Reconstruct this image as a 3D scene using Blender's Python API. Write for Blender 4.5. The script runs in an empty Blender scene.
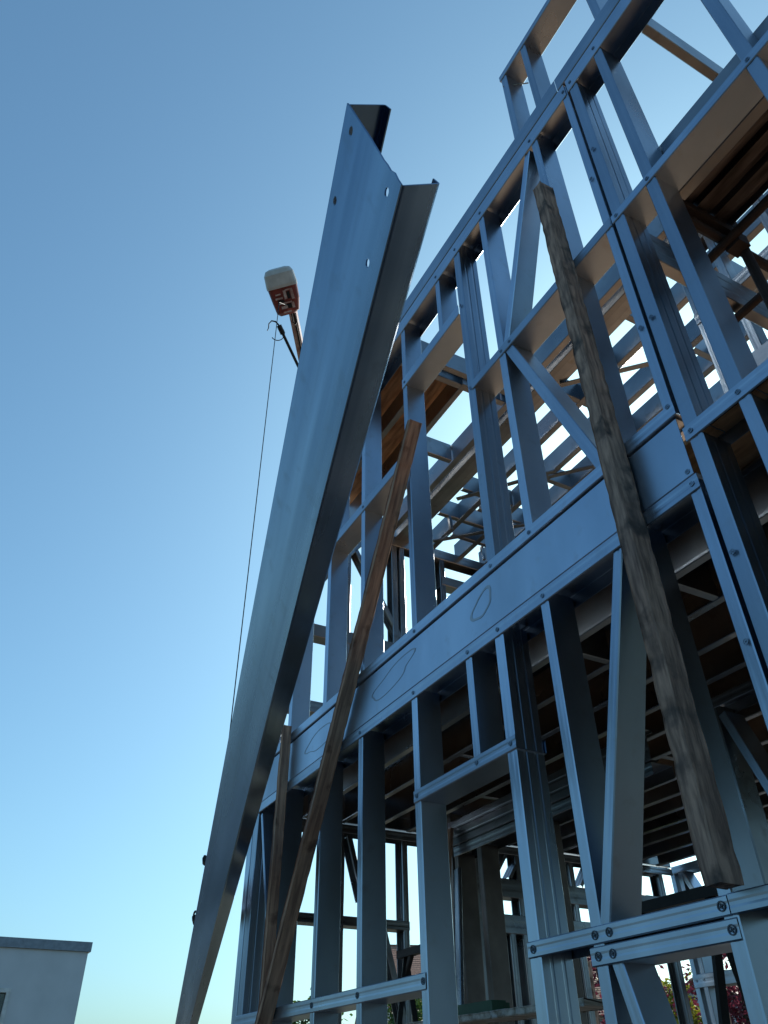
import bpy, bmesh, math, random
from mathutils import Vector, Matrix
random.seed(7)
R = math.radians
scene = bpy.context.scene
C = scene.collection

# ---------------------------------------------------------------- camera
cam_d = bpy.data.cameras.new('camera')
cam = bpy.data.objects.new('camera', cam_d); C.objects.link(cam)
CAM = Vector((0.0, -2.0, 1.6))
cr = Vector((0.47169949, 0.88169428, -0.01071398))
cu = Vector((0.53847284, -0.27841434, 0.79531909))
cf = Vector((-0.69824537, 0.3809208, 0.60609632))
m = Matrix.Identity(4)
for i in range(3):
    m[i][0] = cr[i]; m[i][1] = cu[i]; m[i][2] = -cf[i]; m[i][3] = CAM[i]
cam.matrix_world = m
cam_d.sensor_fit = 'VERTICAL'; cam_d.sensor_height = 24.0
cam_d.lens = 24.0 * 765.0 / 1024.0
cam_d.clip_start = 0.05; cam_d.clip_end = 3000
scene.camera = cam

# ---------------------------------------------------------------- sky, sun, exposure
SUN_AZ = R(-30.0)      # from +Y towards -X
SUN_EL = R(30.0)
world = bpy.data.worlds.new('World'); scene.world = world
world.use_nodes = True
wn = world.node_tree.nodes; wl = world.node_tree.links
sky = wn.new('ShaderNodeTexSky'); sky.sky_type = 'NISHITA'; sky.sun_disc = False
sky.sun_elevation = SUN_EL; sky.sun_rotation = SUN_AZ
sky.air_density = 1.0; sky.dust_density = 2.6; sky.ozone_density = 1.0
tint = wn.new('ShaderNodeMix'); tint.data_type = 'RGBA'; tint.blend_type = 'MULTIPLY'; tint.inputs[0].default_value = 1.0
tint.inputs[7].default_value = (0.50, 0.84, 1.0, 1)      # white balance of the clear sky
soft = wn.new('ShaderNodeGamma'); soft.inputs[1].default_value = 0.815
wl.new(sky.outputs[0], soft.inputs[0]); wl.new(soft.outputs[0], tint.inputs[6]); wl.new(tint.outputs[2], wn['Background'].inputs[0])
wn['Background'].inputs[1].default_value = 0.15
sd = bpy.data.lights.new('sun', 'SUN'); sun = bpy.data.objects.new('sun', sd); C.objects.link(sun)
sd.energy = 3.6; sd.angle = R(0.5); sd.color = (1.0, 0.94, 0.85)
sdir = Vector((math.sin(SUN_AZ)*math.cos(SUN_EL), math.cos(SUN_AZ)*math.cos(SUN_EL), math.sin(SUN_EL)))
sun.rotation_euler = sdir.to_track_quat('Z', 'Y').to_euler()
sun.location = (0, 0, 20)
scene.view_settings.view_transform = 'Standard'; scene.view_settings.look = 'None'
scene.view_settings.exposure = 0.70; scene.view_settings.gamma = 1.0

# ---------------------------------------------------------------- materials
def mat(name, col, rough=0.6, metal=0.0, col2=None, nscale=8.0, stretch=(1, 1, 1), bump=0.0,
        rvar=0.0, detail=6.0, lo=0.35, hi=0.65, spots=None, coord='Object', spec=None):
    M = bpy.data.materials.new(name); M.use_nodes = True
    n = M.node_tree.nodes; l = M.node_tree.links; b = n['Principled BSDF']
    b.inputs['Metallic'].default_value = metal
    b.inputs['Roughness'].default_value = rough
    if spec is not None: b.inputs['Specular IOR Level'].default_value = spec
    tc = n.new('ShaderNodeTexCoord'); mp = n.new('ShaderNodeMapping')
    l.new(tc.outputs[coord], mp.inputs[0]); mp.inputs['Scale'].default_value = stretch
    nz = n.new('ShaderNodeTexNoise'); nz.inputs['Scale'].default_value = nscale
    nz.inputs['Detail'].default_value = detail; l.new(mp.outputs[0], nz.inputs['Vector'])
    rp = n.new('ShaderNodeValToRGB'); l.new(nz.outputs['Fac'], rp.inputs[0])
    rp.color_ramp.elements[0].position = lo; rp.color_ramp.elements[1].position = hi
    c2 = col2 if col2 else tuple(c*0.75 for c in col)
    rp.color_ramp.elements[0].color = (*c2, 1); rp.color_ramp.elements[1].color = (*col, 1)
    out = rp.outputs[0]
    if spots:
        n2 = n.new('ShaderNodeTexNoise'); n2.inputs['Scale'].default_value = spots[1]
        n2.inputs['Detail'].default_value = 8
        l.new(tc.outputs[coord], n2.inputs['Vector'])
        r2 = n.new('ShaderNodeValToRGB'); l.new(n2.outputs['Fac'], r2.inputs[0])
        r2.color_ramp.elements[0].position = spots[2]; r2.color_ramp.elements[1].position = spots[3]
        r2.color_ramp.elements[0].color = (0, 0, 0, 1); r2.color_ramp.elements[1].color = (1, 1, 1, 1)
        mx = n.new('ShaderNodeMix'); mx.data_type = 'RGBA'
        l.new(r2.outputs[0], mx.inputs[0]); l.new(out, mx.inputs[6]); mx.inputs[7].default_value = (*spots[0], 1)
        out = mx.outputs[2]
    if metal >= 1.0:
        oi = n.new('ShaderNodeObjectInfo'); m1 = n.new('ShaderNodeMapRange'); l.new(oi.outputs['Random'], m1.inputs[0])
        m1.inputs[3].default_value = 0.80; m1.inputs[4].default_value = 1.18
        hs = n.new('ShaderNodeHueSaturation'); l.new(m1.outputs[0], hs.inputs['Value']); l.new(out, hs.inputs['Color']); out = hs.outputs[0]
    l.new(out, b.inputs['Base Color'])
    if rvar:
        mr = n.new('ShaderNodeMapRange'); n3 = n.new('ShaderNodeTexNoise'); n3.inputs['Scale'].default_value = nscale*0.6
        n3.inputs['Detail'].default_value = 5
        l.new(mp.outputs[0], n3.inputs['Vector']); l.new(n3.outputs['Fac'], mr.inputs[0])
        mr.inputs[1].default_value = 0.3; mr.inputs[2].default_value = 0.7
        mr.inputs[3].default_value = rough-rvar; mr.inputs[4].default_value = rough+rvar
        l.new(mr.outputs[0], b.inputs['Roughness'])
    if bump:
        bp = n.new('ShaderNodeBump'); bp.inputs['Strength'].default_value = bump; bp.inputs['Distance'].default_value = 0.01
        l.new(nz.outputs['Fac'], bp.inputs['Height']); l.new(bp.outputs[0], b.inputs['Normal'])
    return M

STEEL = mat('galvanised_steel', (0.41, 0.485, 0.58), 0.36, 1.0, (0.30, 0.365, 0.45), 2.2, (1, 1, 0.4), 0.20, 0.12, spots=((0.34, 0.38, 0.44), 14.0, 0.58, 0.80))
STEEL2 = mat('galvanised_steel_grey', (0.36, 0.37, 0.385), 0.34, 1.0, (0.22, 0.23, 0.25), 2.0, (1, 1, 1), 0.20, 0.12, spots=((0.24, 0.23, 0.22), 9.0, 0.58, 0.75))  # greyer, darker steel tone, mostly for inner members
BEAMST = mat('hot_dip_steel', (0.255, 0.325, 0.43), 0.26, 1.0, (0.15, 0.205, 0.29), 9.0, (1, 0.05, 1), 0.05, 0.10, spots=((0.16, 0.20, 0.26), 11.0, 0.56, 0.80))
MARK = mat('steel_dark_mark', (0.12, 0.14, 0.17), 0.6, 0.5)
JOINT = mat('steel_joint', (0.32, 0.38, 0.46), 0.4, 1.0)
DARKST = mat('dark_brown_steel', (0.20, 0.17, 0.155), 0.45, 0.8, (0.12, 0.10, 0.09), 4.0, bump=0.2)  # dark brown tone for the inner ground floor studs
RUST = mat('rusty_steel', (0.032, 0.022, 0.02), 0.75, 0.25, (0.03, 0.018, 0.015), 20.0, bump=0.3)
DECKST = mat('formwork_sheet_steel', (0.17, 0.15, 0.15), 0.38, 0.9, (0.04, 0.032, 0.03), 5.0, (0.4, 3, 3), bump=0.1)
BLACK = mat('black_steel', (0.02, 0.018, 0.018), 0.6, 0.3)
WOODG = mat('weathered_timber', (0.50, 0.30, 0.215), 0.95, 0.0, (0.20, 0.12, 0.09), 10.0, (5, 5, 0.7), 0.7, spots=((0.085, 0.06, 0.05), 7.0, 0.52, 0.66))
WOODR = mat('brown_timber', (0.56, 0.32, 0.21), 0.95, 0.0, (0.27, 0.145, 0.10), 9.0, (5, 5, 0.45), 0.3, spots=((0.10, 0.045, 0.03), 6.0, 0.56, 0.70))
OSB = mat('osb_board', (0.66, 0.38, 0.20), 0.8, 0.0, (0.34, 0.17, 0.085), 14.0, (0.35, 1.6, 1), 0.3)
PLANK = mat('pale_plank', (0.62, 0.57, 0.50), 0.8, 0.0, (0.24, 0.20, 0.15), 8.0, (0.4, 4, 4), 0.3, spots=((0.5, 0.5, 0.48), 12.0, 0.55, 0.62))
GREEN = mat('green_plastic', (0.02, 0.09, 0.045), 0.5)
RED = mat('red_paint', (0.26, 0.05, 0.04), 0.5, 0.0, (0.16, 0.03, 0.025), 9.0)
WHITE = mat('white_paint', (0.62, 0.60, 0.58), 0.5, 0.0, (0.48, 0.46, 0.44), 8.0)
PINKW = mat('boom_paint_worn', (0.62, 0.50, 0.47), 0.5, 0.0, (0.38, 0.20, 0.17), 12.0)
CLOTH = mat('magenta_cloth', (0.35, 0.02, 0.09), 0.9)
CONC = mat('concrete', (0.15, 0.14, 0.13), 0.9, 0.0, (0.10, 0.095, 0.09), 3.0, bump=0.2)
RENDER = mat('wall_render', (0.58, 0.57, 0.58), 0.9, 0.0, (0.52, 0.515, 0.525), 1.5, bump=0.1)
FASCIA = mat('metal_fascia', (0.24, 0.27, 0.31), 0.5, 0.2)
GLASS = mat('window_glass', (0.03, 0.05, 0.06), 0.08, 0.0, spec=1.0)
TILE = mat('roof_tiles', (0.42, 0.20, 0.13), 0.85, 0.0, (0.25, 0.11, 0.07), 3.0, (6, 6, 6), 0.6)
BARK = mat('bark', (0.10, 0.075, 0.055), 0.95, 0.0, (0.05, 0.035, 0.025), 12.0, (3, 3, .5), 0.5)
def leafmat(name, a, b):
    M = mat(name, a, 0.6, 0.0, b, 1.3, lo=0.4, hi=0.6)
    M.node_tree.nodes['Principled BSDF'].inputs['Transmission Weight'].default_value = 0.0
    n = M.node_tree.nodes; l = M.node_tree.links; bs = n['Principled BSDF']
    tr = n.new('ShaderNodeBsdfTranslucent'); mx = n.new('ShaderNodeMixShader'); mx.inputs[0].default_value = 0.4
    src = bs.inputs['Base Color'].links[0].from_socket
    l.new(src, tr.inputs[0]); l.new(bs.outputs[0], mx.inputs[1]); l.new(tr.outputs[0], mx.inputs[2])
    l.new(mx.outputs[0], n['Material Output'].inputs[0]); return M
LEAFY = leafmat('yellow_green_leaf', (0.42, 0.36, 0.03), (0.16, 0.18, 0.02))
LEAFG = leafmat('green_leaf', (0.09, 0.15, 0.03), (0.04, 0.08, 0.015))
LEAFP = leafmat('purple_leaf', (0.17, 0.03, 0.05), (0.07, 0.012, 0.025))
# ground: bare building soil with grass patches
GROUND = mat('ground_soil', (0.11, 0.088, 0.065), 0.95, 0.0, (0.065, 0.052, 0.04), 0.8, bump=0.4, spots=((0.06, 0.08, 0.025), 0.22, 0.47, 0.58))

# ---------------------------------------------------------------- helpers
D = 2.0
def V(x, y, z):            # frame grid units (2 m) -> metres; y from the front face of the frame, z from eye height
    return Vector((D*x, D*y, 1.6 + D*z))
def tag(o, label=None, cat=None, group=None, kind=None):
    if label: o['label'] = label
    if cat: o['category'] = cat
    if group: o['group'] = group
    if kind: o['kind'] = kind
    return o
def thing(name, loc, label, cat, group=None):
    o = bpy.data.objects.new(name, None); C.objects.link(o); o.location = loc; o.empty_display_size = 0.2
    return tag(o, label, cat, group)
def rootloc(o):
    v = Vector(o.location)
    while o.parent: o = o.parent; v = v + Vector(o.location)
    return v
class MB:
    def __init__(s): s.v = []; s.f = []
    def quadstrip(s, rings, closed=True, caps=True):
        n = len(rings[0]); b = len(s.v)
        for r in rings: s.v += [Vector(p) for p in r]
        for i in range(len(rings)-1):
            for j in range(n if closed else n-1):
                k = (j+1) % n
                s.f.append((b+i*n+j, b+i*n+k, b+(i+1)*n+k, b+(i+1)*n+j))
        if caps and closed:
            s.f.append(tuple(b+j for j in range(n))[::-1]); e = b+(len(rings)-1)*n
            s.f.append(tuple(e+j for j in range(n)))
    def box(s, a, b):
        x0, y0, z0 = a; x1, y1, z1 = b
        s.quadstrip([[(x0, y0, z0), (x1, y0, z0), (x1, y1, z0), (x0, y1, z0)], [(x0, y0, z1), (x1, y0, z1), (x1, y1, z1), (x0, y1, z1)]])
    def tube(s, pts, r, n=10, r2=None):
        pts = [Vector(p) for p in pts]; rings = []
        for i, p in enumerate(pts):
            t = (pts[min(i+1, len(pts)-1)] - pts[max(i-1, 0)]).normalized()
            u = t.cross(Vector((0.31, 0.17, 0.93))).normalized()
            if i and u.dot(pu) < 0: u = -u
            pu = u; w = t.cross(u)
            rr = r if r2 is None else r + (r2-r)*i/(len(pts)-1)
            rings.append([p + (u*math.cos(2*math.pi*k/n) + w*math.sin(2*math.pi*k/n))*rr for k in range(n)])
        s.quadstrip(rings)
    def bar(s, p0, p1, w, h, up=Vector((0, 0, 1))):
        p0 = Vector(p0); p1 = Vector(p1); t = (p1-p0).normalized(); a = t.cross(up).normalized(); b = a.cross(t)
        s.quadstrip([[p + a*x*w/2 + b*y*h/2 for x, y in ((-1, -1), (1, -1), (1, 1), (-1, 1))] for p in (p0, p1)])
    def sheetprofile(s, prof, p0, p1, A, B, t, cut=None):
        # prof: open polyline (a,b); t thickness
        n = len(prof); nor = []
        for i in range(n):
            a = Vector(prof[max(i-1, 0)]); b = Vector(prof[min(i+1, n-1)]); d = (b-a).normalized(); nor.append(Vector((-d.y, d.x)))
        outer = list(prof); inner = [(p[0]+q.x*t, p[1]+q.y*t) for p, q in zip(prof, nor)]
        b0 = len(s.v)
        for e, P in enumerate((p0, p1)):
            for k, pr in enumerate((outer, inner)):
                for a, b in pr: s.v.append(P + A*a + B*b)
        def ix(e, k, i): return b0 + (e*2+k)*n + i
        for i in range(n-1):
            s.f.append((ix(0, 0, i), ix(0, 0, i+1), ix(1, 0, i+1), ix(1, 0, i)))
            s.f.append((ix(0, 1, i), ix(1, 1, i), ix(1, 1, i+1), ix(0, 1, i+1)))
            s.f.append((ix(0, 0, i), ix(0, 1, i), ix(0, 1, i+1), ix(0, 0, i+1)))
            s.f.append((ix(1, 0, i), ix(1, 0, i+1), ix(1, 1, i+1), ix(1, 1, i)))
        for i in (0, n-1):
            s.f.append((ix(0, 0, i), ix(1, 0, i), ix(1, 1, i), ix(0, 1, i)))
    def build(s, name, M, parent=None, smooth=False, local=False):
        me = bpy.data.meshes.new(name)
        off = rootloc(parent) if (parent and not local) else Vector((0, 0, 0))
        me.from_pydata([v-off for v in s.v], [], s.f)
        bm = bmesh.new(); bm.from_mesh(me); bmesh.ops.recalc_face_normals(bm, faces=bm.faces); bm.to_mesh(me); bm.free()
        me.materials.append(M)
        if smooth:
            for p in me.polygons: p.use_smooth = True
        o = bpy.data.objects.new(name, me); C.objects.link(o)
        if parent: o.parent = parent
        return o
def cprof(w, d, lip=0.014, c=0.004, groove=True, ribs=True):
    p = []
    if lip: p.append((0, lip))
    p += [(0, c), (c, 0)]
    if groove and w > 0.045: p += [(w*0.30, 0), (w*0.42, 0.0009), (w*0.58, 0.0009), (w*0.70, 0)]
    p += [(w-c, 0), (w, c)]
    if ribs and d > 0.1:
        for k in (0.26, 0.62): p += [(w, d*k), (w-0.0016, d*(k+0.03)), (w-0.0016, d*(k+0.09)), (w, d*(k+0.12))]
    p += [(w, d-c), (w-c, d), (c, d), (0, d-c)]
    if lip: p.append((0, d-lip))
    return p
X_, Y_, Z_ = Vector((1, 0, 0)), Vector((0, 1, 0)), Vector((0, 0, 1))
FL = 0.054
XU = .62
XR = 3.2         # right end of the building, lengthened out of view to darken the interior
def stud(root, x, z0, z1, y=0.0, w=FL, d=0.15, left=False, name='stud', M=None, ribs=False):
    mb = MB(); w = w*random.uniform(.96, 1.04); jx = X_*random.uniform(-.003, .003)
    p0, p1 = V(x, y, z0), V(x, y, z1)
    A = X_
    if left: p0 = p0 + X_*w; p1 = p1 + X_*w; A = -X_
    mb.sheetprofile(cprof(w, d, ribs=ribs or w > .06), p0, p1+jx, A, Y_, 0.0022)
    return mb.build(name, M or STEEL, root)
def track(root, x0, x1, z0, z1, y=0.0, d=0.15, web='up', name='track', M=None, sub=0.006):
    mb = MB(); h = (z1-z0)*D
    A = Z_ if web == 'up' else -Z_
    za = z0 if web == 'up' else z1
    o = Vector((0, -sub, 0))
    mb.sheetprofile(cprof(h, d+2*sub, lip=0, ribs=False), V(x0, y, za)+o, V(x1, y, za)+o, A, Y_, 0.002)
    return mb.build(name, M or STEEL, root)
def brace(root, x0, z0, x1, z1, y=0.0017, w=0.05, d=0.141, name='brace'):
    mb = MB(); p0, p1 = V(x0, y, z0), V(x1, y, z1); t = (p1-p0).normalized()
    A = Y_.cross(t).normalized()
    if A.x < 0: A = -A
    mb.sheetprofile(cprof(w, d, ribs=False), p0 - A*w/2, p1 - A*w/2, A, Y_, 0.002)
    return mb.build(name, STEEL, root)
def rivets(root, pts, y=-0.0032, M=None):
    # round clinch joints pressed into the flange: raised ring with a four-lobed dimple
    for x, z in pts:
        mb = MB(); c = V(x, y, z)
        r = 0.0145 if z < .3 else 0.011; n = 14
        for k in range(n):
            a0 = 2*math.pi*k/n; a1 = 2*math.pi*(k+1)/n
            q = []
            for a in (a0, a1):
                dv = Vector((math.cos(a), 0, math.sin(a)))
                q.append([c + dv*r, c + dv*r - Y_*0.0025, c + dv*(r-0.0035) - Y_*0.0025, c + dv*(r-0.0035)])
            mb.quadstrip(q)
        for a in (0.4, 0.4+math.pi/2):
            dv = Vector((math.cos(a), 0, math.sin(a))); mb.bar(c-dv*0.008-Y_*0.001, c+dv*0.008-Y_*0.001, 0.003, 0.003, Y_)
        mb.build('joint', M or (MARK if z < .3 else JOINT), root)

# ---------------------------------------------------------------- ground and slab
g = MB()
N = 60
random.seed(3)
import itertools
xs = [-900, -400, -200, -100] + [-60+2.5*i for i in range(49)] + [100, 200, 400, 900]
hts = {}
for i, x in enumerate(xs):
    for j, y in enumerate(xs):
        h = random.uniform(-0.04, 0.04) if (abs(x) < 60 and abs(y) < 60) else 0
        g.v.append(Vector((x, y, h)))
n = len(xs)
for i in range(n-1):
    for j in range(n-1): g.f.append((i*n+j, (i+1)*n+j, (i+1)*n+j+1, i*n+j+1))
tag(g.build('ground', GROUND), kind='structure')
s = MB(); s.box((-6.1, -0.15, -0.3), (7.2, 4.75, 0.58))
tag(s.build('floor_slab', CONC), kind='structure')

y_ = MB(); y_.box((-14, -14, .05), (9, -.16, .07))  # unseen dark patch, added to darken reflections on the channel underside
tag(y_.build('dark_ground_patch', mat('dark_ground_surface', (0.055, 0.055, 0.056), 0.9, 0.0, (0.035, 0.035, 0.036), 30.0, bump=0.3)), kind='structure')
ZB = -0.509    # slab top in grid units

# ---------------------------------------------------------------- lower storey front frame
lf = thing('wall_frame', V(-1.8, 0, ZB), 'lower storey front wall frame of galvanised studs, under the long blue floor beam', 'wall frame')
track(lf, -2.953, -0.657, 0.851, 0.884, name='top_track')
track(lf, -2.953, -0.657, ZB, ZB+0.03, web='down', name='bottom_track')
for x in (-2.951, -2.898): stud(lf, x, ZB, 0.875, w=0.09)
stud(lf, -2.625, ZB, 0.875); stud(lf, -2.296, ZB, 0.875); stud(lf, -2.013, ZB, 0.875); stud(lf, -1.692, ZB, 0.875)
stud(lf, -1.423, 0.605, 0.875, w=0.05)
stud(lf, -1.297, ZB, 0.875, w=0.066); stud(lf, -1.122, ZB, 0.875)
stud(lf, -0.843, ZB, 0.875); stud(lf, -0.683, ZB, 0.875, w=0.048)
brace(lf, -0.875, 0.855, -1.088, 0.22); brace(lf, -2.825, 0.84, -2.60, 0.19, w=0.03)
brace(lf, -1.075, 0.168, -0.90, -0.45)
track(lf, -2.90, -1.668, 0.180, 0.213, web='down', name='noggin')
track(lf, -1.297, -0.826, 0.1955, 0.2225, web='up', name='noggin')
track(lf, -1.128, -0.818, 0.164, 0.1925, web='down', name='noggin')
track(lf, -0.824, -0.655, 0.1955, 0.2235, web='up', name='noggin')
track(lf, -1.692, -1.26, 0.578, 0.609, web='down', name='window_header')
rivets(lf, [(-2.278, .868), (-2.0, .868), (-1.678, .868), (-1.41, .868), (-1.28, .868), (-1.108, .868), (-.83, .868), (-.672, .868),
            (-1.678, .197), (-2.0, .197), (-2.28, .197), (-1.28, .209), (-1.11, .209), (-1.075, .209), (-1.11, .178), (-1.075, .178),
            (-.838, .209), (-.83, .178), (-1.678, .593), (-1.41, .593), (-1.28, .594), (-.668, .55), (-.668, .3)])

# ---------------------------------------------------------------- full height frame at the right
rf = thing('wall_frame', V(-0.1, 0, ZB), 'right-hand front frame rising past the floor beam, dark formwork sheets behind it', 'wall frame')
stud(rf, -0.652, ZB, 0.955, w=0.062); stud(rf, -0.538, ZB, 0.955); stud(rf, -0.26, ZB, 0.955); [stud(rf, 0.02+.28*k, ZB, 0.955) for k in range(12)]
track(rf, -0.655, XR, 0.955, 0.990, name='noggin')
track(rf, -0.655, XR, 0.1955, 0.2235, name='noggin')
stud(rf, -0.652, 0.985, 2.36, w=0.062); stud(rf, -0.546, 0.985, 2.36, w=0.06)
stud(rf, -0.257, 0.985, 2.36, w=0.06); [stud(rf, 0.03+.28*k, 0.985, 2.36) for k in range(3)]
track(rf, -0.655, XU, 1.668, 1.698, web='down', name='noggin')
track(rf, -0.655, XU, 2.357, 2.424, name='top_track')
# deep header behind the noggin
h_ = MB(); h_.sheetprofile(cprof(0.06, 0.42, groove=False), V(-0.53, 0.111, 1.672), V(XU, 0.111, 1.672), -Y_, Z_, 0.003); h_.build('header', STEEL2, rf)
rivets(rf, [(-.64, .972), (-.53, .972), (-.245, .972), (-.64, 1.683), (-.535, 1.683), (-.245, 1.683), (-.64, 2.39), (-.535, 2.39), (-.245, 2.39), (-.64, .7), (-.64, 1.3), (-.64, 2.0)])

# ---------------------------------------------------------------- floor edge beam
fb = thing('floor_beam', V(-1.8, 0, 0.887), 'long deep blue-grey floor edge beam with ringed water marks, between the two storeys', 'beam')
for k, (x0, x1) in enumerate(((-2.953, -2.568), (-2.566, -0.664))):
    mb = MB(); mb.sheetprofile(cprof(0.07, 0.278, groove=False, ribs=False), V(x0, 0.036, 0.8875), V(x1, 0.036, 0.8875), -Y_, Z_, 0.003)
    mb.build('beam_web', STEEL, fb)
def blob(cx, cz, rx, rz, tilt, seed, pts=None):
    rnd = random.Random(seed); n = 34; ph = [rnd.uniform(0, 6.28) for _ in range(4)]
    inner = []; outer = []
    for k in range(n):
        a = 2*math.pi*k/n
        f = 1 + .16*math.sin(2*a+ph[0]) + .10*math.sin(3*a+ph[1]) + .05*math.sin(5*a+ph[2])
        for rr, L in ((1.0, outer), (1.0-0.012/rx/D*1.3, inner)):
            x = rx*rr*f*math.cos(a); z = rz*rr*f*math.sin(a)
            L.append(V(cx + x*math.cos(tilt)-z*math.sin(tilt), 0.0008, cz + x*math.sin(tilt)+z*math.cos(tilt)))
    mb = MB(); q = []
    for a, b in zip(outer, inner): q.append([a, a-Y_*0.001, b-Y_*0.001, b])
    q.append(q[0]); mb.quadstrip(q, caps=False)
    mb.build('stain_outline', STEEL2, fb)
blob(-1.335, 0.965, 0.045, 0.033, 0.3, 1); blob(-1.80, 0.965, 0.13, 0.03, 0.12, 2); blob(-2.31, 0.955, 0.12, 0.03, 0.1, 5)
rivets(fb, [(-.675, .90)], y=0.001)

# ---------------------------------------------------------------- upper storey front frame
uf = thing('wall_frame', V(-1.8, 0, 1.03), 'upper storey front wall frame standing on the floor beam, with diagonal braces', 'wall frame')
track(uf, -2.953, -0.657, 1.031, 1.064, web='down', name='bottom_track')
track(uf, -2.953, -0.664, 2.357, 2.424, name='top_track')
for x in (-2.951, -2.90, -2.61, -2.292, -2.007, -1.676, -1.135, -0.838): stud(uf, x, 1.04, 2.41)
stud(uf, -1.294, 1.04, 2.41, w=0.066); stud(uf, -0.684, 1.04, 2.41, w=0.048)
stud(uf, -1.420, 2.095, 2.41, w=0.05)
track(uf, -1.676, -1.294, 2.047, 2.095, web='down', name='window_header')
track(uf, -2.953, -1.70, 1.700, 1.742, web='down', name='noggin')
track(uf, -1.27, -0.66, 1.668, 1.702, web='down', name='noggin')
brace(uf, -0.862, 2.36, -1.098, 1.70); brace(uf, -1.092, 1.675, -0.865, 1.06, w=0.062)
rivets(uf, [(-1.66, 1.047), (-1.28, 1.047), (-1.12, 1.047), (-.825, 1.047), (-1.66, 2.07), (-1.28, 2.075), (-1.12, 1.685), (-1.08, 1.685), (-1.28, 1.685),
            (-2.28, 1.72), (-1.99, 1.72), (-.672, 1.3), (-.672, 1.9), (-.672, 2.39), (-1.12, 2.39), (-.84, 2.39), (-1.28, 2.39), (-1.41, 2.39), (-.67, 1.06)])

# ---------------------------------------------------------------- top rail and parapet frame
tr = thing('top_rail', V(-1.8, 0, 2.43), 'grooved steel rail lying along the top of the upper front wall', 'rail')
track(tr, -2.953, -0.690, 2.430, 2.502, web='down', name='rail_length'); track(tr, -0.688, XU, 2.430, 2.502, web='down', name='rail_length')
pf = thing('parapet_frame', V(-0.4, 0, 2.505), 'low parapet frame on top of the front wall, highest piece against the sky', 'parapet frame')
for x in (-0.900, -0.783, -0.50, -0.22, 0.06, .34, .62): stud(pf, x, 2.506, 2.955)
track(pf, -0.903, XU, 2.930, 2.964, web='down', name='top_track')
mb = MB(); mb.bar(V(-0.893, -0.002, 2.875), V(-0.84, 0.07, 2.872), 0.004, 0.012); mb.build('strap', PLANK, pf)

# ---------------------------------------------------------------- end wall (far left return), seen from inside
XE = -2.90
def estud(root, y, z0, z1, w=0.05, d=0.13):
    mb = MB(); mb.sheetprofile(cprof(w, d), V(XE, y, z0), V(XE, y, z1), Y_, -X_, 0.0022); return mb.build('stud', STEEL2, root)
def etrack(root, y0, y1, z0, z1, web='up', name='track', d=0.13):
    h = (z1-z0)*D; A = Z_ if web == 'up' else -Z_; za = z0 if web == 'up' else z1
    mb = MB(); mb.sheetprofile(cprof(h, d+.008, lip=0, ribs=False), V(XE+.002, y0, za), V(XE+.002, y1, za), A, -X_, 0.002); return mb.build(name, STEEL2, root)
def ebrace(root, y0, z0, y1, z1, w=0.045):
    mb = MB(); p0, p1 = V(XE-.002, y0, z0), V(XE-.002, y1, z1); A = X_.cross(p1-p0).normalized()
    mb.sheetprofile(cprof(w, .12), p0-A*w/2, p1-A*w/2, A, -X_, 0.002); return mb.build('brace', STEEL2, root)
q = 0.983
def ey(y): return y*q-1
el = thing('wall_frame', V(XE, 1.1, ZB), 'lower storey frame of the far end wall, sky showing between its dark posts', 'wall frame')
for y, z0, z1 in ((1.385, ZB, .84), (1.675, ZB, .84), (2.03, ZB, .84), (2.255, ZB, .84), (2.19, ZB, .53), (2.44, ZB, .84), (2.56, ZB, .84), (2.85, ZB, .84), (3.12, ZB, .84)):
    estud(el, ey(y), z0, z1, w=0.075 if y in (2.255, 2.03) else 0.05)
etrack(el, 0.08, 2.16, .835, .868, name='top_track'); etrack(el, 0.08, 2.16, ZB, ZB+.03, 'down', 'bottom_track')
etrack(el, 0.08, ey(1.70), .506, .538, 'down', 'noggin'); etrack(el, ey(2.0), 2.16, .525, .596, 'down', 'noggin'); etrack(el, ey(2.0), 2.16, .662, .735, 'down', 'header')
for y in (2.14, 2.22, 2.34, 2.45, 2.62, 2.74): ebrace(el, ey(y), .74, ey(y+.07), .835, .03)
ebrace(el, ey(1.43), .83, ey(1.50), .60); ebrace(el, ey(1.56), .60, ey(1.68), .18)
eu = thing('wall_frame', V(XE, 1.1, 1.03), 'upper storey frame of the far end wall with slanting braces, behind the long joists', 'wall frame')
for y in (1.385, 1.655, 1.70, 1.955, 2.25, 2.55, 2.85, 3.12): estud(eu, ey(y), 1.04, 2.34, w=0.06)
etrack(eu, 0.08, 2.16, 2.315, 2.375, name='top_track'); etrack(eu, 0.08, 2.16, 1.02, 1.05, 'down', 'bottom_track')
etrack(eu, 0.08, 2.16, 1.675, 1.738, 'down', 'noggin'); etrack(eu, 0.08, ey(1.45), 1.31, 1.362, 'down', 'noggin')
etrack(eu, ey(1.96), 2.16, 2.155, 2.21, 'down', 'noggin'); etrack(eu, ey(1.96), 2.16, 2.03, 2.07, 'down', 'noggin')
ebrace(eu, ey(1.445), 2.22, ey(1.71), 1.76); ebrace(eu, ey(1.50), 2.30, ey(1.36), 2.12)
ebrace(eu, ey(2.3), 2.30, ey(2.6), 1.76)
ef = thing('floor_beam', V(XE, 1.1, .88), 'short cross floor beam on top of the far end wall, in shade', 'beam')
mb = MB(); mb.sheetprofile(cprof(0.06, 0.27, groove=False), V(XE-.03, 0.085, .875), V(XE-.03, 2.16, .875), X_, Z_, .003); mb.build('beam_web', STEEL2, ef)

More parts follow.
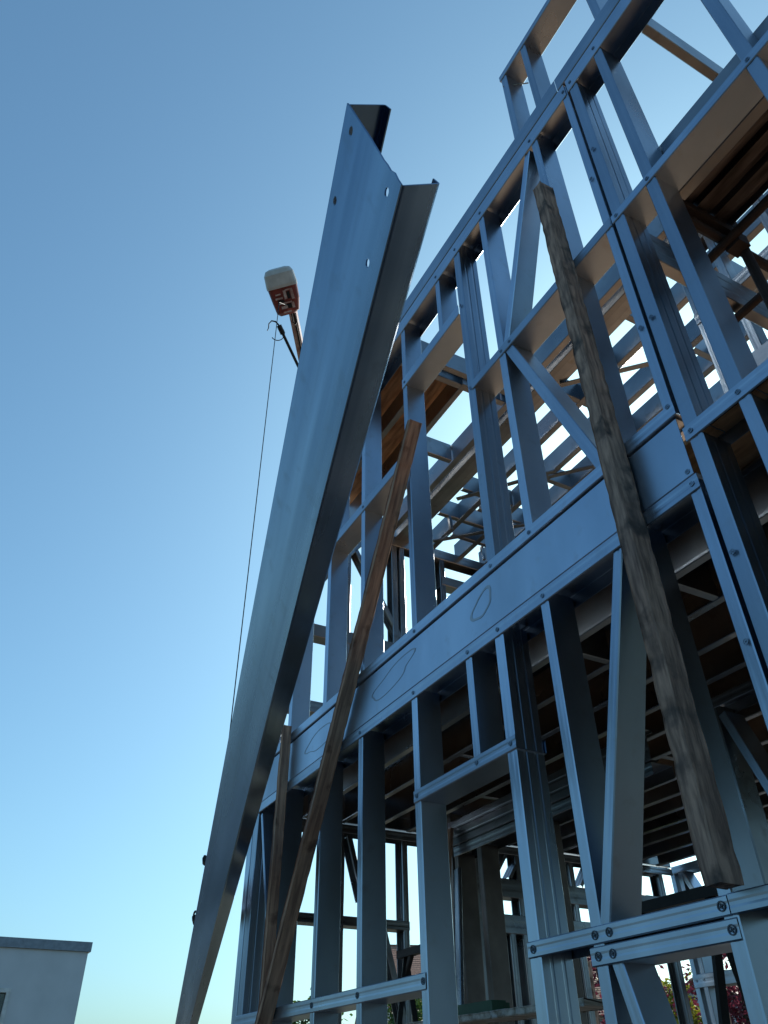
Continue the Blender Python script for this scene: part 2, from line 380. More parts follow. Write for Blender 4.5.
# ---------------------------------------------------------------- rear wall
YR = 2.2
rl = thing('wall_frame', V(-1.3, YR, ZB), 'lower storey frame of the rear wall, low row of rails with garden behind', 'wall frame')
for x in (-2.95, -2.90, -2.62, -2.40, -2.13, -1.86, -1.60, -1.34, -1.07, -.8, -.53, -.27, 0, .3, .6, .9, 1.2, 1.5, 1.8, 2.1, 2.4, 2.7, 3.0): stud(rl, x, ZB, .86, y=YR, w=0.055)
track(rl, -2.95, XR, .851, .885, y=YR, name='top_track'); track(rl, -2.95, XR, ZB, ZB+.03, y=YR, web='down', name='bottom_track')
track(rl, -2.95, XR, .372, .425, y=YR, web='down', name='noggin')
brace(rl, -2.88, .85, -2.66, .43, y=YR+.002); brace(rl, -1.8, .85, -1.62, .43, y=YR+.002)
rivets(rl, [(-2.93, .40), (-2.885, .40), (-2.61, .40), (-2.39, .40)], y=YR-.0035)
ru = thing('wall_frame', V(-1.3, YR, 1.03), 'upper storey frame of the rear wall, seen only through the joists', 'wall frame')
for x in (-2.95, -2.62, -2.40, -2.13, -1.86, -1.60, -1.34, -1.07, -.8, -.53, -.27, 0, .3, .6): stud(ru, x, 1.03, 2.35, y=YR)
track(ru, -2.95, XU, 2.33, 2.365, y=YR, name='top_track'); track(ru, -2.95, XU, 1.03, 1.06, y=YR, web='down', name='bottom_track')
track(ru, -2.95, XU, 1.68, 1.715, y=YR, web='down', name='noggin')

# ---------------------------------------------------------------- first floor deck over the ground storey
def xjoist(root, y, z0, z1, x0, x1, fl=0.05, M=None, name='joist', flip=False):
    mb = MB(); A = -Y_ if not flip else Y_
    p = Vector((0, fl if not flip else 0, 0))
    mb.sheetprofile(cprof(fl, (z1-z0)*D, groove=False, ribs=False, lip=.015), V(x0, y, z0)+p, V(x1, y, z0)+p, A, Z_, .0025)
    return mb.build(name, M or STEEL2, root)
def yjoist(root, x, z0, z1, y0, y1, fl=0.05, M=None, name='blocking', flip=False):
    mb = MB(); A = X_ if not flip else -X_
    mb.sheetprofile(cprof(fl, (z1-z0)*D, groove=False, ribs=False, lip=.015), V(x, y0, z0), V(x, y1, z0), A, Z_, .0025)
    return mb.build(name, M or STEEL2, root)
fd = thing('floor_deck', V(-1.3, 1.1, .86), 'first floor of parallel steel joists under brown boarding, dark underside above the lower rooms', 'floor')
for y in (.185, .345, .50, .65, .80, .945, 1.15, 1.29, 1.43, 1.56, 1.70, 1.87, 2.03):
    xjoist(fd, y, .862, .985, -2.87, XR, fl=.046, flip=True)
for x, y0, y1 in ((-1.30, .21, .345), (-2.03, .37, .5), (-2.36, .67, .8), (-1.75, .97, 1.15), (-2.42, 1.17, 1.29), (-2.1, 1.45, 1.56), (-2.55, 1.45, 1.56), (-.95, .21, .345), (-1.55, .83, .945)):
    yjoist(fd, x, .864, .98, y0, y1, fl=.04)
mb = MB()
for i, x0 in enumerate([-2.88+.61*k for k in range(10)]):
    for j, (y0, y1) in enumerate(((.0365, .698), (.70, 1.318), (1.32, 2.19))):
        mb.box(V(x0, y0, .987), V(x0+.608, y1, .999))
mb.build('floor_board', OSB, fd)

# ---------------------------------------------------------------- top floor joists against the sky
td = thing('joist_floor', V(-1.3, 1.0, 2.36), 'open grid of steel joists over the upper storey, sky between them, partly boarded at far end', 'floor joists')
XT = XU
ZT0, ZT1 = 2.362, 2.466
for y, fl, x0, x1 in ((.20, .05, -2.93, -1.79), (.36, .05, -2.93, -1.79), (.585, .06, -2.93, XT), (.645, .06, -2.93, XT), (.705, .06, -2.93, -1.0), (.86, .06, -2.93, XT), (1.045, .06, -2.93, XT),
                 (1.21, .06, -2.93, XT), (1.40, .06, -2.93, XT), (1.6, .06, -2.93, XT), (1.8, .06, -2.93, XT), (2.0, .06, -2.93, XT)):
    xjoist(td, y, ZT0, ZT1, x0, x1, fl=fl)
for x, y0, y1 in ((-1.80, .078, .58), (-1.765, .078, .58), (-2.25, .43, .58), (-.435, .078, .58), (-1.66, .74, 1.04), (-2.40, .74, 1.04), (-1.22, .65, .86), (-1.22, 1.08, 1.21), (-1.70, 1.08, 1.21), (-2.0, 1.24, 1.4), (-2.5, .90, 1.2), (-.9, .9, 1.2), (-2.62, .74, 1.04), (-2.75, .90, 1.2), (-2.15, 1.07, 1.21), (-1.45, .74, .86)):
    yjoist(td, x, ZT0+.001, ZT1-.002, y0, y1, fl=.05, flip=(x == -1.80))
mb = MB(); mb.box(V(-2.93, .672, 2.3615), V(XT, .706, 2.3645)); mb.build('soffit_plate', STEEL2, td)
for x0, y0, x1, y1 in ((-2.9, .75, -2.45, 1.2), (-2.45, .75, -2.05, 1.05), (-2.1, 1.05, -1.7, 1.4), (-1.6, .72, -1.25, 1.05)):
    mb = MB(); mb.bar(V(x0, y0, 2.352), V(x1, y1, 2.352), .045, .012); mb.build('bracing_strap', STEEL2, td)
for x, y in ((-2.6, .80), (-2.2, .95), (-1.95, .78), (-2.75, 1.1), (-1.5, .95)):
    mb = MB(); mb.bar(V(x, y, 2.36), V(x+.01, y, 2.27), .03, .03); mb.build('hanger', STEEL2, td)
mb = MB()
mb.box(V(-2.93, .04, 2.508), V(-2.36, .425, 2.518)); mb.box(V(-2.357, .04, 2.508), V(-1.79, .425, 2.518))
mb.build('deck_board', OSB, td)
mb = MB(); mb.box(V(-2.9, .42, 2.468), V(-1.8, .435, 2.506)); mb.box(V(-2.9, .08, 2.468), V(-1.8, .095, 2.506)); mb.build('batten', WOODR, td)

# ---------------------------------------------------------------- formwork sheets and scaffold inside, right
ds = thing('formwork_sheet', V(-.1, .19, 1.70), 'dark ribbed formwork sheet resting behind the right header', 'formwork')
mb = MB(); prof = []; yy = 0.0; W_ = .345
while yy < W_-.001:
    prof += [(yy, 0), (yy+.055, 0), (yy+.065, .035), (yy+.105, .035), (yy+.115, 0)]; yy += .115
mb.sheetprofile(prof, V(-.545, .108, 1.70), V(XU, .108, 1.70), Y_, Z_, .003); mb.build('ribbed_sheet', DECKST, ds)
mb = MB(); mb.bar(V(-.548, .095, 1.688), V(-.548, .29, 1.688), .045, .05)
for k in range(9): mb.bar(V(-.556, .10+.02*k, 1.673-.004*(k % 3)), V(-.556, .11+.02*k, 1.673-.004*(k % 2)), .02, .022)
mb.build('edge_angle', RUST, ds)
sc = thing('scaffold', V(-.5, .4, 1.03), 'rusty tube scaffold standing inside the upper storey at right', 'scaffold')
def pipe(root, a, b, r=.024, M=RUST, name='tube'):
    mb = MB(); mb.tube([V(*a), V(*b)], r, 12); return mb.build(name, M, root)
pipe(sc, (-.66, .26, 1.64), (XU, .26, 1.64)); pipe(sc, (-.56, .09, 1.66), (-.56, .62, 1.66)); pipe(sc, (-.78, .50, 1.68), (XU, .50, 1.68))
pipe(sc, (-.545, .31, 1.03), (-.545, .31, 1.80)); pipe(sc, (-.545, .56, 1.03), (-.545, .56, 1.85)); pipe(sc, (-.46, .56, 1.75), (-.53, .31, 1.25), .018)
pipe(sc, (-.15, .31, 1.03), (-.15, .31, 1.80)); pipe(sc, (-.15, .56, 1.03), (-.15, .56, 1.85)); pipe(sc, (-.40, .40, 1.03), (-.40, .40, 1.69), .02)
mb = MB()
for x, y, z in ((-.545, .285, 1.64), (-.545, .53, 1.68), (-.15, .285, 1.64)):
    mb = MB(); mb.box(V(x-.02, y-.02, z-.02), V(x+.02, y+.02, z+.02)); mb.build('coupler', RUST, sc)
ip = thing('wall_frame', V(-.5, .68, 1.03), 'inner partition frame of the upper storey behind the scaffold, with lighter studs', 'wall frame')
for x in (-.93, -.80, -.62, -.44, -.26, -.08, .1): stud(ip, x, 1.03, 2.34, y=.68, d=.1, M=STEEL2)
track(ip, -.93, XU, 2.30, 2.345, y=.68, d=.1, M=STEEL2, name='top_track'); track(ip, -.93, XU, 1.03, 1.06, y=.68, d=.1, web='down', M=STEEL2, name='bottom_track')
track(ip, -.93, XU, 1.66, 1.72, y=.68, d=.1, web='down', M=STEEL2, name='noggin'); track(ip, -.93, XU, 1.98, 2.03, y=.68, d=.1, web='down', M=STEEL2, name='noggin')
brace(ip, -.78, 1.66, -.66, 1.06, y=.681, d=.09); brace(ip, -.60, 1.98, -.48, 1.70, y=.681, d=.09)
cb = thing('cross_beam', V(-.7, .3, 1.70), 'broad shaded steel cross beam behind the double post at right', 'beam')
mb = MB(); mb.sheetprofile(cprof(.06, .24, groove=False), V(-.72, .08, 1.70), V(-.72, .66, 1.70), X_, Z_, .003); mb.build('beam_web', STEEL2, cb)

# ---------------------------------------------------------------- inner partition, ground storey
gp = thing('wall_frame', V(-2.3, .66, ZB), 'inner ground floor partition under a silvery header, behind the window opening', 'wall frame')
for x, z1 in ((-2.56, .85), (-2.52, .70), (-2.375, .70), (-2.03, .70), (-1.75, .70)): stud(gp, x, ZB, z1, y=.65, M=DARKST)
track(gp, -2.52, -1.5, .69, .725, y=.65, name='header', M=STEEL2)
mb = MB(); mb.sheetprofile(cprof(.06, .18, groove=False), V(-2.55, .68, .73), V(-1.5, .68, .73), -Y_, Z_, .003); mb.build('lintel', STEEL2, gp)
gz = thing('wall_frame', V(-1.0, .72, ZB), 'short inner ground floor frame with a slanting brace, dark behind the right double post', 'wall frame')
for x in (-1.33, -1.0, -.67, -.34, 0): stud(gz, x, ZB, .83, y=.72, M=STEEL2)
brace(gz, -1.29, .80, -1.10, .2, y=.721, w=.05)
track(gz, -1.33, .0, .82, .85, y=.72, M=STEEL2, name='top_track'); track(gz, -1.33, .0, ZB, ZB+.03, y=.72, web='down', M=STEEL2, name='bottom_track')

# ---------------------------------------------------------------- timbers
def timber(name, label, p0, p1, w, h, facing, M, chip=0.004, seed=1, bow=0.0):
    p0 = Vector(p0); p1 = Vector(p1); L = (p1-p0).length; z = (p1-p0).normalized()
    f = Vector(facing); f = (f - z*f.dot(z)).normalized(); x = f.cross(z)
    rnd = random.Random(seed); mb = MB(); n = int(L/0.045); rings = []
    wob = [rnd.uniform(-1, 1) for _ in range(n+4)]
    for i in range(n+1):
        t = i/n; dx = bow*math.sin(math.pi*t)
        ring = []
        c = .005
        for (sx, sy) in ((-1, -1), (1, -1), (1, 1), (-1, 1)):
            j = chip*(rnd.random()**3)
            for (ax, ay) in (((c, 0), (0, c)) if sx*sy > 0 else ((0, c), (c, 0))):
                ring.append(Vector((sx*(w/2-ax-j)+dx+wob[i]*.0008, sy*(h/2-ay-j), L*t)))
        rings.append(ring)
    mb.quadstrip(rings)
    o = mb.build(name, M, None)
    mm = Matrix.Identity(4)
    for k in range(3): mm[k][0] = x[k]; mm[k][1] = f[k]; mm[k][2] = z[k]; mm[k][3] = p0[k]
    o.matrix_world = mm
    return o
t1 = timber('timber_prop', '', V(-.8045, -.0275, .2275), V(-.8125, -.0275, 2.048), .070, .098, (0, 1, 0), WOODG, .004, 2, .003)
tag(t1, 'thick weathered grey timber post fixed upright on the frame front', 'timber')
t2 = timber('timber_brace', '', V(-2.67, -.029, .016), V(-1.56, -.028, 1.773), .045, .095, (0, 1, 0), WOODR, .003, 3)
tag(t2, 'slanting brown timber brace crossing the floor beam at left', 'timber')
t3 = timber('timber_board', '', V(-2.605, -.022, -.25), V(-2.562, -.022, 1.085), .042, .070, (0, 1, 0), WOODR, .003, 4)
tag(t3, 'brown timber board standing nearly upright beside the corner post', 'timber')
t4 = timber('leaning_board', '', V(-2.45, .42, -.35), V(-2.50, .62, .78), .10, .03, (0, 1, 0), WOODR, .003, 5)
tag(t4, 'thin brown board leaning inside, just left of the inner partition stud', 'board')
t5 = timber('leaning_board', '', V(-2.24, .42, -.35), V(-2.40, .58, .62), .07, .03, (0, 1, 0), STEEL2, .0, 6)
tag(t5, 'narrow metal strip leaning inside under the silvery header', 'metal strip')

pl = timber('scaffold_plank', '', V(-2.55, .50, .172), V(-1.68, .50, .172), .24, .038, (0, 0, 1), PLANK, .003, 8)
tag(pl, 'pale paint-spattered plank lying level inside at the bottom', 'plank')
gm = MB(); gm.box(V(-2.30, .47, .184), V(-2.10, .53, .205)); gm.box(V(-2.29, .475, .2052), V(-2.11, .525, .211))
gc = gm.build('tool_case', GREEN); tag(gc, 'flat dark green case lying on the pale plank', 'case')
# trestles
def trestle(x, y, z, L, label):
    r = thing('trestle', V(x, y, ZB), label, 'trestle', 'black steel trestles inside')
    mb = MB(); mb.bar(V(x, y, z), V(x+L, y, z), .05, .05); mb.build('top_bar', BLACK, r)
    for a in (x+.05, x+L-.05):
        for sgn in (-1, 1):
            mb = MB(); mb.bar(V(a, y, z-.01), V(a+sgn*.05, y+sgn*.12, ZB), .035, .035); mb.build('leg', BLACK, r)
        mb = MB(); mb.bar(V(a+.04, y, z-.01), V(a-.03, y, z-.11), .03, .03); mb.build('strut', BLACK, r)
trestle(-1.68, .60, .37, .36, 'black steel trestle with slanting struts behind the heavy timber post')
trestle(-2.86, .60, .415, .34, 'black steel trestle visible between the left studs')

# ---------------------------------------------------------------- the hoisted channel
dv = Vector((-0.9613265, 0.25230955, -0.11041398)); wv = Vector((0.22509511, 0.48878869, -0.84286286)); fv = Vector((0.15869325, 0.83512005, 0.52667917))
org = CAM + Vector((-0.17380704, 0.18461314, 1.93512611))
ch = thing('steel_channel', (0, 0, 0), 'huge galvanised C-channel hoisted overhead, diagonal cut at its upper end', 'steel beam')
mm = Matrix.Identity(4)
for k in range(3): mm[k][0] = wv[k]; mm[k][1] = dv[k]; mm[k][2] = fv[k]; mm[k][3] = org[k]
ch.matrix_world = mm
WB, FLG, T = .26, .112, .005
S1 = 11.4
# web with bolt holes (2D filled curve: x = across web, y = along length)
cd = bpy.data.curves.new('web', 'CURVE'); cd.dimensions = '2D'; cd.fill_mode = 'BOTH'; cd.extrude = T/2
def loop(pts):
    sp = cd.splines.new('POLY'); sp.points.add(len(pts)-1); sp.use_cyclic_u = True
    for p_, (a, b) in zip(sp.points, pts): p_.co = (a, b, 0, 1)
rnd = random.Random(5); cut = []
for i in range(17):
    t = i/16
    cut.append((WB*t, .633+(.703-.633)*t + (rnd.uniform(-.003, .004) if 0.45 < t < .95 else 0)))
loop([(0, S1)] + cut + [(WB, S1)])
for hx, hs in ((.036, .682), (.026, .860), (.217, .742), (.209, .929)):
    loop([(hx+.0075*math.cos(a), hs+.012*math.sin(a)) for a in [2*math.pi*k/18 for k in range(18)]])
tmp = bpy.data.objects.new('tmpweb', cd); C.objects.link(tmp)
dg = bpy.context.evaluated_depsgraph_get(); me = bpy.data.meshes.new_from_object(tmp.evaluated_get(dg))
bpy.data.objects.remove(tmp)
me.materials.clear(); me.materials.append(BEAMST); me.name = 'web'
for p_ in me.polygons: p_.use_smooth = False
web = bpy.data.objects.new('web', me); C.objects.link(web); web.parent = ch
def lmesh(mb, name, M, parent=ch): return mb.build(name, M, parent, local=True)
# rounded corner + flange + lip, as sheet profile in (w,f)
def flange(name, s0, sgn):
    w0 = 0 if sgn < 0 else WB
    pr = []
    for k in range(5):
        a = math.pi/2*k/4; pr.append((w0 - sgn*.008 + sgn*.010*math.sin(a), .002+.010-.010*math.cos(a)-.004))
    pr += [(w0+sgn*.002, FLG-.006), (w0+sgn*0.0, FLG), (w0-sgn*.006, FLG+.001), (w0-sgn*.024, FLG+.001)]
    mb = MB(); mb.sheetprofile(pr, Vector((0, s0, 0)), Vector((0, S1, 0)), Vector((1, 0, 0)), Vector((0, 0, 1)), -T*.8 if sgn < 0 else T*.8)
    return lmesh(mb, name, BEAMST)
flange('flange', .636, -1); fl2 = flange('flange', .705, 1)
# sling, shackles and chain on the channel
def onb(s, w, f=0): return org + dv*s + wv*w + fv*f
sl = thing('lifting_clamp', onb(5.06, 0, .06), 'small lifting clamp gripping the upper flange of the hoisted channel', 'clamp')
mb = MB(); mb.bar(onb(5.0, .012, .05), onb(5.12, .012, .05), .03, .03); mb.bar(onb(5.03, -.005, .05), onb(5.09, -.005, .05), .03, .03); mb.build('jaw', BLACK, sl)
def shackle(s, label, big):
    r = thing('chain_shackle', onb(s, 0), label, 'shackle')
    mb = MB(); L_ = .33 if big else .10
    pts = []
    for k in range(17):
        a = 2*math.pi*k/16; pts.append(onb(s + L_/2*math.cos(a), -.030+.026*math.sin(a), .02))
    mb.tube(pts, .008, 8); mb.build('ring', BLACK, r)
    mb = MB(); mb.tube([onb(s-.05, -.026, .01), onb(s+.05, -.030, .02)], .022, 8); mb.build('pin', BLACK, r)
shackle(5.75, 'small black shackle on the outer edge of the channel, above the long one', False)
shackle(7.1, 'long black chain link hanging on the outer edge of the channel', True)

# ---------------------------------------------------------------- truck crane
def at(v, dist): return CAM + Vector(v)*dist
HD = at((-.56, .164, .812), 9.0)
cn = thing('crane', (-15.6, .6, 0), 'red and white crane boom reaching up beyond the channel', 'crane')
CT = at((-.607, .176, .775), 1.0) - CAM
hor = 5.05/math.hypot(CT.x, CT.y)
K = at((-.690, .284, .668), 11.0); BASE = Vector((-15.6, 2.4, 1.9))
tip0 = CAM + (-cf*0)+ (cf + cr*((292-384)/765) - cu*((307-512)/765)).normalized()*9.1
mb = MB(); a = (K-tip0); 
mb.bar(tip0, K, .085, .10)
mb.build('jib', PINKW, cn)
mb = MB(); mb.bar(tip0 + Vector((.03, -.05, -.02)), K + Vector((.03, -.05, -.02)), .02, .02); mb.bar(tip0 + Vector((-.03, .04, -.06)), K + Vector((-.03, .04, -.06)), .02, .02); mb.build('hydraulic_line', BLACK, cn)
mb = MB(); mb.bar(K, BASE, .20, .24); mb.build('main_boom', RED, cn)
mb = MB(); mb.tube([K-Vector((.08, .1, 0)), K+Vector((.08, .1, 0))], .13, 16); mb.build('knuckle', BLACK, cn)
mb = MB(); mb.tube([(BASE.x, BASE.y, 0.02), BASE], .22, 20, .17); mb.box((BASE.x-1.1, BASE.y-.9, .0), (BASE.x+1.1, BASE.y+.9, .25)); mb.build('column', RED, cn)
# boom head: hood with rounded white nose, red flared sides, seen from below
def pix_dir(px, py): return (cf + cr*((px-384)/765) - cu*((py-512)/765)).normalized()
top = at(pix_dir(277, 268), 9.0)   # nose end
bot = at(pix_dir(290, 314), 9.0)
zz = (top-bot).normalized(); view = (HD-CAM).normalized(); xx = zz.cross(view).normalized(); yy_ = xx.cross(zz)
Lh = (top-bot).length
def hring(t, w, h, rr=.35, n=20, off=0.0):
    out = []
    for k in range(n):
        a = 2*math.pi*k/n; c_, s_ = math.cos(a), math.sin(a)
        sx = math.copysign(abs(c_)**rr, c_); sy = math.copysign(abs(s_)**rr, s_)
        out.append(bot + zz*(Lh*t) + xx*(w/2*sx+off) + yy_*(h/2*sy))
    return out
mb = MB(); mb.quadstrip([hring(0, .17, .14, off=.02), hring(.06, .26, .22, off=.01), hring(.3, .31, .27), hring(.62, .34, .30)]); mb.build('head_housing', RED, cn)
mb = MB(); mb.quadstrip([hring(.58, .35, .31), hring(.64, .355, .315), hring(.88, .335, .28), hring(.97, .28, .22), hring(1.0, .18, .12)]); mb.build('head_nose', WHITE, cn, smooth=False)
fr = -yy_ if yy_.dot(view) > 0 else yy_
mb = MB()
fo = .139
for (u0, v0, u1, v1) in ((-.10, .50, .0, .53), (-.10, .30, -.07, .53), (-.02, .33, .01, .53), (.04, .44, .10, .47), (.03, .35, .11, .39), (-.06, .24, .09, .27), (-.08, .12, -.05, .24), (.0, .14, .07, .20), (-.03, .05, .06, .08)):
    P = [bot + zz*(Lh*v) + xx*u for u, v in ((u0, v0), (u1, v0), (u1, v1), (u0, v1))]
    mb.quadstrip([[p + fr*fo for p in P], [p + fr*(fo+.006) for p in P]])
mb.build('marking', PINKW, cn)
mb = MB()
for (u0, v0, u1, v1) in ((-.06, .33, -.025, .48), (.02, .24, .09, .33), (-.07, .13, .0, .22)):
    P = [bot + zz*(Lh*v) + xx*u for u, v in ((u0, v0), (u1, v0), (u1, v1), (u0, v1))]
    mb.quadstrip([[p + fr*(fo-.01) for p in P], [p + fr*(fo+.004) for p in P]])
mb.build('sheave_frame', BLACK, cn)
mb = MB(); mb.tube([bot - xx*.05 + zz*.02, bot - xx*.05 - zz*.10, bot - xx*.03 - zz*.13, bot - xx*.01 - zz*.10, bot - xx*.02], .008, 6)
mb.build('head_hook', BLACK, cn)
hc = CAM + CT*hor
top_c = Vector((hc.x, hc.y, 8.60)); eye = onb(5.06, .0, .05)
mb = MB(); mb.tube([bot + zz*.06 - xx*.05, Vector((eye.x, eye.y, 8.35)), Vector((eye.x, eye.y, eye.z))], .0042, 6); mb.build('hoist_cable', BLACK, cn)
# hooked rod beside the jib
hr = thing('hook_rod', at((-.629, .224, .745), 8.6), 'dark rod with curved hook and ring, beside the crane jib', 'hook')
def pix_dir(px, py): return (cf + cr*((px-384)/765) - cu*((py-512)/765)).normalized()
ax0, ax1 = at(pix_dir(301, 372), 8.6), at(pix_dir(283, 334), 8.6)
mb = MB(); mb.tube([ax0, ax1], .016, 8); mb.build('rod', BLACK, hr)
u_ = (ax1-ax0).normalized(); s_ = u_.cross(view).normalized()
if s_.dot(cr) > 0: s_ = -s_
mb = MB(); mb.tube([ax1, ax1+u_*.10], .028, 10); mb.build('grip', BLACK, hr)
mb = MB(); e0 = ax1+u_*.10
mb.tube([e0, e0+u_*.05+s_*.015, e0+u_*.075+s_*.05, e0+u_*.06+s_*.09, e0+u_*.02+s_*.115, e0+u_*.0+s_*.14], .010, 8, .004); mb.build('hook', BLACK, hr)
mb = MB(); c0 = ax1+u_*.03+s_*.05
mb.tube([c0 + (s_*math.cos(a)+u_*math.sin(a))*.075 for a in [R(-200)+R(190)*k/12 for k in range(13)]], .005, 6); mb.build('ring', BLACK, hr)
mb = MB(); c0 = ax0+s_*.05-u_*.13
mb.tube([c0 + s_*math.cos(a)*.035+(cu*.9)*math.sin(a)*.12 for a in [2*math.pi*k/16 for k in range(17)]], .006, 6); mb.build('chain_link', BLACK, hr)

# ---------------------------------------------------------------- background: houses
lh = thing('house', (-26, -2, 0), 'flat-roofed pale grey house at lower left', 'house')
mb = MB()
ya, yb = -9.0, 2.13
wy0, wy1, wz0, wz1 = -1.1, .43, 2.3, 3.86
X0 = -24.55
# wall facing the camera, with an opening for the window
for (a, b, c, d_) in ((ya, wy0, 0, 4.75), (wy1, yb, 0, 4.75), (wy0, wy1, 0, wz0), (wy0, wy1, wz1, 4.75)):
    mb.box((X0-.3, a, c), (X0, b, d_))
mb.box((X0-9, yb-.3, 0), (X0-.3, yb, 4.75)); mb.box((X0-9, ya, 0), (X0-.3, ya+.3, 4.75)); mb.box((X0-9, ya+.3, 0), (X0-8.7, yb-.3, 4.75))
mb.build('wall', RENDER, lh)
mb = MB(); mb.box((X0-9.05, ya-.05, 4.752), (X0+.06, yb+.06, 4.98)); mb.build('roof', FASCIA, lh)
w_ = MB()
for (a, b, c, d_) in ((wy0, wy1, wz1-.10, wz1), (wy0, wy1, wz0, wz0+.10), (wy0, wy0+.10, wz0+.1, wz1-.1), (wy1-.10, wy1, wz0+.1, wz1-.1)): w_.box((X0-.2, a+.002, c+.001), (X0+.03, b-.002, d_-.001))
wo = w_.build('window', WHITE, lh)
w_ = MB(); w_.box((X0-.16, wy0+.1, wz0+.1), (X0-.14, wy1-.1, wz1-.1)); w_.build('pane', GLASS, wo)

def house(loc, rz, L, Wd, h, rh, label):
    r = thing('house', (loc[0], loc[1], 0), label, 'house')
    r.rotation_euler = (0, 0, rz)
    mb = MB(); mb.box((-L/2, -Wd/2, 0), (L/2, Wd/2, h)); 
    mb.build('wall', RENDER, r, local=True)
    mb = MB(); o = .35
    n = 34
    for sgn in (-1, 1):
        rings = []
        for k in range(n+1):          # stepped tile courses
            t = k/n; y = sgn*(Wd/2+o)*(1-t); z = h-.12 + (rh+.12)*t
            rings.append((y, z)); 
            if k < n: rings.append((sgn*(Wd/2+o)*(1-(k+1)/n), z+.015+(rh+.12)/n*.6))
        pr = rings
        mb.sheetprofile(pr, Vector((-L/2-o, 0, 0)), Vector((L/2+o, 0, 0)), Vector((0, 1, 0)), Vector((0, 0, 1)), .06*sgn)
    rf_ = mb.build('roof', TILE, r, local=True)
    mb = MB(); mb.quadstrip([[(-L/2+.01, -Wd/2, h), (-L/2+.01, Wd/2, h), (-L/2+.01, 0, h+rh-.05)], [(L/2-.01, -Wd/2, h), (L/2-.01, Wd/2, h), (L/2-.01, 0, h+rh-.05)]]); mb.build('gable', RENDER, r, local=True)
    return r
house((-25.6, 16.6), R(72), 9, 7, 3.6, 2.2, 'house with orange tiled roof seen between the inner posts')
house((-22.0, 24.5), R(110), 8, 7, 2.6, 2.0, 'house with red tiled roof low behind the purple trees')
# wooden fence post / pole behind
mb = MB(); mb.box((-9.62, 6.15, 0), (-9.44, 6.33, 3.05)); mb.box((-9.60, 6.18, 3.05), (-9.46, 6.30, 3.09))
tag(mb.build('wooden_post', WOODR), 'orange-brown square wooden post behind the building', 'post')
mb = MB(); mb.box((-7.55, 6.2, 0), (-7.25, 6.32, 3.0)); mb.box((-7.57, 6.18, 3.0), (-7.23, 6.34, 3.06))
tag(mb.build('wooden_post', WOODR), 'wide red-brown wooden post behind the rear rail', 'post')
cl = MB(); rings = []
for i in range(9):
    x = -5.02+.05*i/1.0; rings.append([(x, 5.2+.03*math.sin(i*1.7), 1.7), (x+.01, 5.2+.05*math.sin(i*1.7+.5), 2.15), (x, 5.2+.03*math.sin(i*1.7+1), 2.62), (x, 5.206+.03*math.sin(i*1.7+1), 2.62), (x+.01, 5.206+.05*math.sin(i*1.7+.5), 2.15), (x, 5.206+.03*math.sin(i*1.7), 1.7)])
cl.quadstrip(rings)
tag(cl.build('cloth', CLOTH), 'magenta cloth hanging behind the lower right window opening', 'cloth')

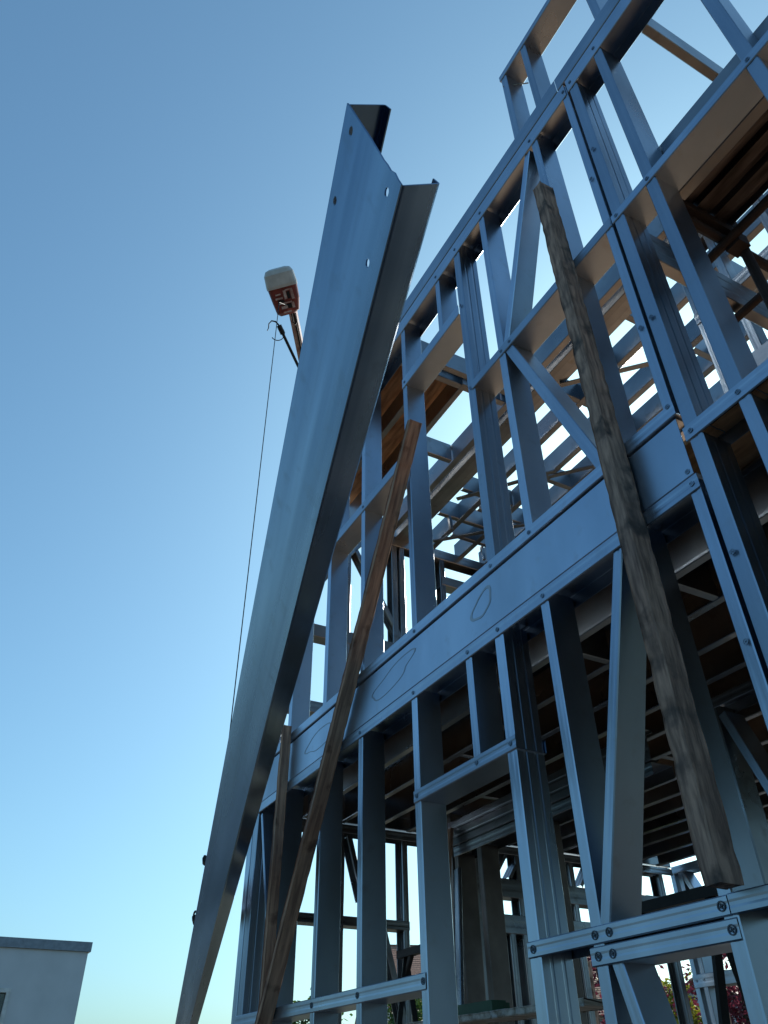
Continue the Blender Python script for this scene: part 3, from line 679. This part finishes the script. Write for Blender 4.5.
# ---------------------------------------------------------------- trees
def tree(x, y, h, r, leaf, label, name, nleaf=5000, cone=False, seed=1, ls=.07, group=None):
    rnd = random.Random(seed); root = thing(name, (x, y, 0), label, 'tree', group)
    mb = MB(); pts = [Vector((x + rnd.uniform(-.04, .04)*i, y + rnd.uniform(-.04, .04)*i, h*.85*i/6)) for i in range(7)]
    mb.tube(pts, .05*h**.5, 9, .012)
    cl_ = []
    for k in range(26):
        t = rnd.uniform(.22, .95); p = pts[int(t*6)].lerp(pts[min(6, int(t*6)+1)], t*6-int(t*6))
        a = rnd.uniform(0, 6.28); rr = r*(1.15-t if cone else math.sqrt(max(.05, 1-((t-.6)/.5)**2)))*rnd.uniform(.55, 1)
        e = p + Vector((math.cos(a)*rr, math.sin(a)*rr, rnd.uniform(.05, .35)*(.3 if cone else 1)*r))
        mb.tube([p, p.lerp(e, .5)+Vector((0, 0, .05)), e], .022, 5, .005); cl_.append((e, rr)); cl_.append((p.lerp(e, .55), rr))
    mb.build('trunk', BARK, root)
    cr_ = MB()
    for k in range(nleaf):
        e, rr = cl_[rnd.randrange(len(cl_))]; sg = .16*r+.05
        c = e + Vector((rnd.gauss(0, sg), rnd.gauss(0, sg), rnd.gauss(0, sg*(.8))))
        d1 = Vector((rnd.gauss(0, 1), rnd.gauss(0, 1), rnd.gauss(0, .6))).normalized(); d2 = d1.cross(Vector((rnd.gauss(0, 1), rnd.gauss(0, 1), rnd.gauss(0, 1)))).normalized()
        s1 = ls*rnd.uniform(.6, 1.3); s2 = s1*.5; b = len(cr_.v)
        cr_.v += [c-d1*s1, c+d2*s2, c+d1*s1, c-d2*s2]; cr_.f.append((b, b+1, b+2, b+3))
    me = bpy.data.meshes.new('crown'); me.from_pydata([v-root.location for v in cr_.v], [], cr_.f); me.materials.append(leaf)
    o = bpy.data.objects.new('crown', me); C.objects.link(o); o.parent = root
def tp(az_v, dist, z): return (az_v[0]*dist, -2+az_v[1]*dist)
def place(px, py_, dist):
    v = pix_dir(px, py_); hn = math.hypot(v.x, v.y); return v.x/hn*dist, -2+v.y/hn*dist, 1.6+v.z/hn*dist
x, y, z = place(672, 962, 19); tree(x, y, z, 1.1, LEAFY, 'yellow-green conifer glowing in sun behind the lower right opening', 'conifer_tree', 9000, True, 4, .06)
x, y, z = place(596, 932, 16); tree(x, y, z, 1.0, LEAFP, 'purple-leaved plum tree left of the orange post', 'plum_tree', 6500, False, 5, .055)
x, y, z = place(724, 930, 14); tree(x, y, z, .95, LEAFP, 'purple-leaved plum tree right of the yellow conifer', 'plum_tree', 6000, False, 6, .05)
x, y, z = place(304, 990, 24); tree(x, y, z, 1.3, LEAFG, 'green tree top just showing beside the slanting timber', 'garden_tree', 5000, False, 7, .08)
x, y, z = place(392, 976, 22); tree(x, y, z, 1.4, LEAFG, 'green tree seen under the left noggin near the trestle', 'garden_tree', 5000, False, 8, .08)
x, y, z = place(540, 990, 30); tree(x, y, z, 2.0, LEAFG, 'distant green tree behind the orange roofed house', 'garden_tree', 5000, False, 9, .10)
